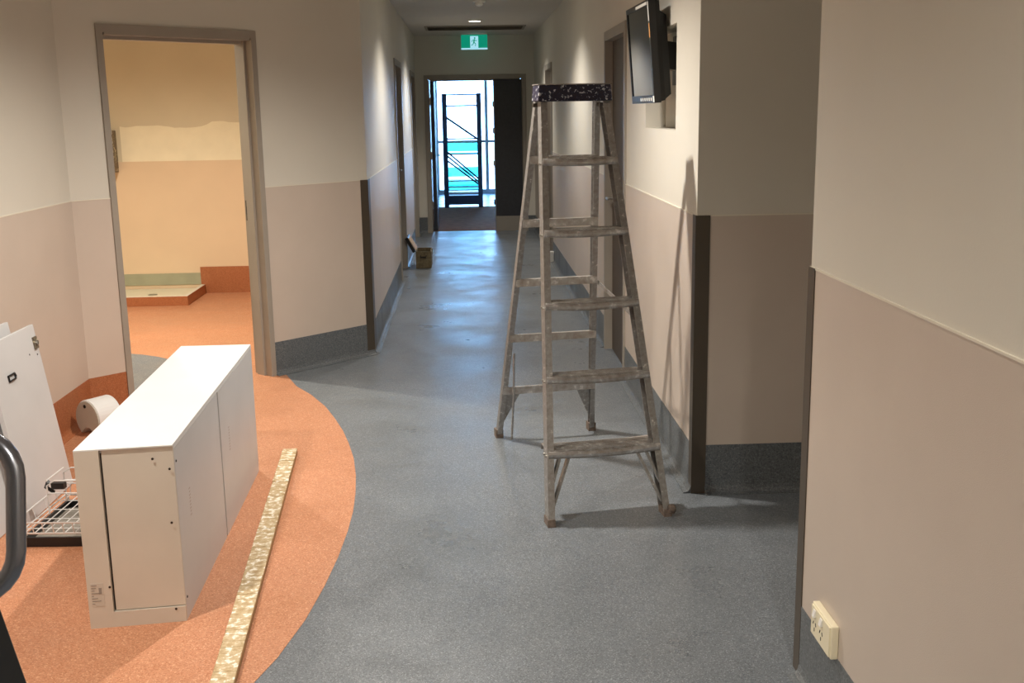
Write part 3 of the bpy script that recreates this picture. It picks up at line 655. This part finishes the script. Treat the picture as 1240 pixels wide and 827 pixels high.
# ------------------------------------------------------------------ toolbox
tb = thing('toolbox', 'small olive toolbox with lid open on the corridor floor by the left door', 'toolbox', (-.545, 11.1, 0))
bm = NB(); a, b, h, wl = .155, .34, .175, .008
for q in ((0, a, 0, wl), (0, a, b - wl, b), (0, wl, wl, b - wl), (a - wl, a, wl, b - wl)): bx(bm, *q, .004, h)
bx(bm, wl, a - wl, wl, b - wl, .004, .012); obj('case', bm, M['box'], tb)
bm = NB(); bx(bm, wl, a - wl, wl, b - wl, .012, .12); obj('contents', bm, M['blkm'], tb)
an = math.radians(118); L_ = .165; dx, dz = math.cos(an) * L_, math.sin(an) * L_; nx, nz = -math.sin(an) * -1, math.cos(an)
bm = NB(); hexa(bm, [(0, 0, h), (0, b, h), (-.028, b, h - .012), (-.028, 0, h - .012), (dx, 0, h + dz), (dx, b, h + dz), (dx - .028, b, h + dz - .012), (dx - .028, 0, h + dz - .012)]); ld_ = obj('lid', bm, M['blk'], tb)
bm = NB(); hexa(bm, [(.004, .02, h + .012), (.004, b - .02, h + .012), (-.001, b - .02, h + .01), (-.001, .02, h + .01), (dx * .9 + .004, .02, h + dz * .9 + .002), (dx * .9 + .004, b - .02, h + dz * .9 + .002), (dx * .9 - .002, b - .02, h + dz * .9), (dx * .9 - .002, .02, h + dz * .9)]); obj('lid_lining', bm, M['boxin'], ld_)
for y in (.06, .26): bm = NB(); bx(bm, a, a + .01, y, y + .03, h - .06, h - .005); obj('latch', bm, M['steel'], tb)
bm = NB(); tube(bm, [(.05, -.002, .135), (.05, -.014, .12), (.105, -.014, .12), (.105, -.002, .135)], .005, 6); obj('side_handle', bm, M['blk'], tb)
# small white block by the right wall
o = thing('white_block', 'small white block on the corridor floor by the right skirting near the far door', 'block', (.852, 11.38, 0)); bm = NB(); bx(bm, -.03, .03, -.03, .03, .001, .11); obj('body', bm, M['smoke'], o, bevel=.006)
bm = NB(); bx(bm, -.033, .033, -.033, .033, .09, .112); obj('lid', bm, M['smoke'], o, bevel=.003)
# ------------------------------------------------------------------ shower hob and tray in the room
hb = thing('shower_base', 'unfinished cream shower tray with low orange vinyl kerb in the back room', 'shower tray', (-3.95, 9.17, 0))
bm = NB(); bx(bm, .02, 1.575, 0, .03, 0.002, .08); bx(bm, 1.545, 1.575, .03, .64, .002, .08); obj('kerb', bm, M['ocove'], hb)
bm = NB(); bx(bm, .02, 1.575, .001, .032, .08, .0825); bx(bm, 1.542, 1.574, .032, .64, .08, .0825); obj('kerb_top', bm, M['bead'], hb)
bm = NB(); bx(bm, .02, 1.54, .035, .645, .002, .05); obj('tray_floor', bm, M['tray'], hb)
bm = NB(); lathe(bm, [(.04, .05), (.04, .054)], (1.2, .3, 0), 16); obj('drain', bm, M['steel'], hb)
# wall dispenser and tap on a return wall beside the shower
t = thing('towel_dispenser', 'stained metal towel dispenser on the back room wall beyond the doorway', 'dispenser', (-3.11, 9.69, 1.09))
bm = NB(); bx(bm, -.13, .055, 0, .145, .0, .36); obj('housing', bm, M['hw'], t, bevel=.006)
bm = NB(); bx(bm, -.10, .03, -.006, 0, .03, .22); fr = obj('front_flap', bm, M['guard'], t)
bm = NB(); bx(bm, -.06, -.01, -.012, -.006, .04, .2); obj('paper_strip', bm, M['patch'], fr)
bm = NB(); bx(bm, -.135, .06, -.012, .03, .25, .27); bx(bm, -.135, .06, -.008, .03, .33, .365); obj('ledge', bm, M['steel'], t)
t = thing('tap', 'small black wall tap low beside the doorway in the back room', 'tap', (-3.16, 9.84, .45))
bm = NB(); tube(bm, [(0, -.005, .02), (0, -.07, .02), (.0, -.09, -.01)], .012, 8); obj('spout', bm, M['blk'], t)
bm = NB(); tube(bm, [(0, -.04, .02), (0, -.04, .09)], .009, 8); obj('lever', bm, M['blk'], t)
# ------------------------------------------------------------------ storage rack beyond the far door
rk = thing('storage_rack', 'tall dark blue metal rack with teal glass shelves standing beyond the far door', 'rack', (-.07, 18.35, 0))
RW, RD, RH = .285, .45, 1.86
for x in (-RW, RW):
    for y in (0, RD):
        bm = NB(); bx(bm, x - .036, x + .036, y - .02, y + .02, 0.002, RH); p_ = obj('post', bm, M['rack'], rk)
        bm = NB()
        for k in range(22): bx(bm, x - .034, x + .034, y - .008, y + .008, .06 + k * .08, .085 + k * .08)
        fine(obj('notches', bm, M['rack'], p_))
for z in (.24, .34, .44, .88, RH - .2):
    bm = NB(); bx(bm, -RW + .03, RW - .03, .0, RD, z, z + .012); sh = obj('shelf', bm, M['teal'], rk)
    bm = NB(); bx(bm, -RW + .028, RW - .028, -.015, -.001, z - .008, z + .016); obj('shelf_edge', bm, M['rack'] if z > 1 else M['aluw'], sh)
for z in (1.12, RH - .03, .05): bm = NB(); bx(bm, -RW + .028, RW - .028, -.012, .004, z, z + .022); obj('cross_bar', bm, M['rack'], rk)
for za, zb_ in ((.27, .44), (.5, .66), (.92, 1.08)):
    bm = NB(); bx(bm, -RW + .03, RW - .03, .2, .206, za, zb_); obj('teal_panel', bm, M['teal'], rk)
bm = NB(); bx(bm, -RW + .03, RW - .03, .0, .02, .06, .2); obj('base_panel', bm, M['rack'], rk)
for (za, zb_) in ((1.5, 1.1), (.95, .45), (.88, .40), (.8, .36)):
    bm = NB(); beam(bm, (-RW, -.02, za), (RW, -.02, zb_ - .0), .026 if za < 1 else .034, .02, up=(0, 1, 0)); obj('diagonal_brace', bm, M['rack'], rk)
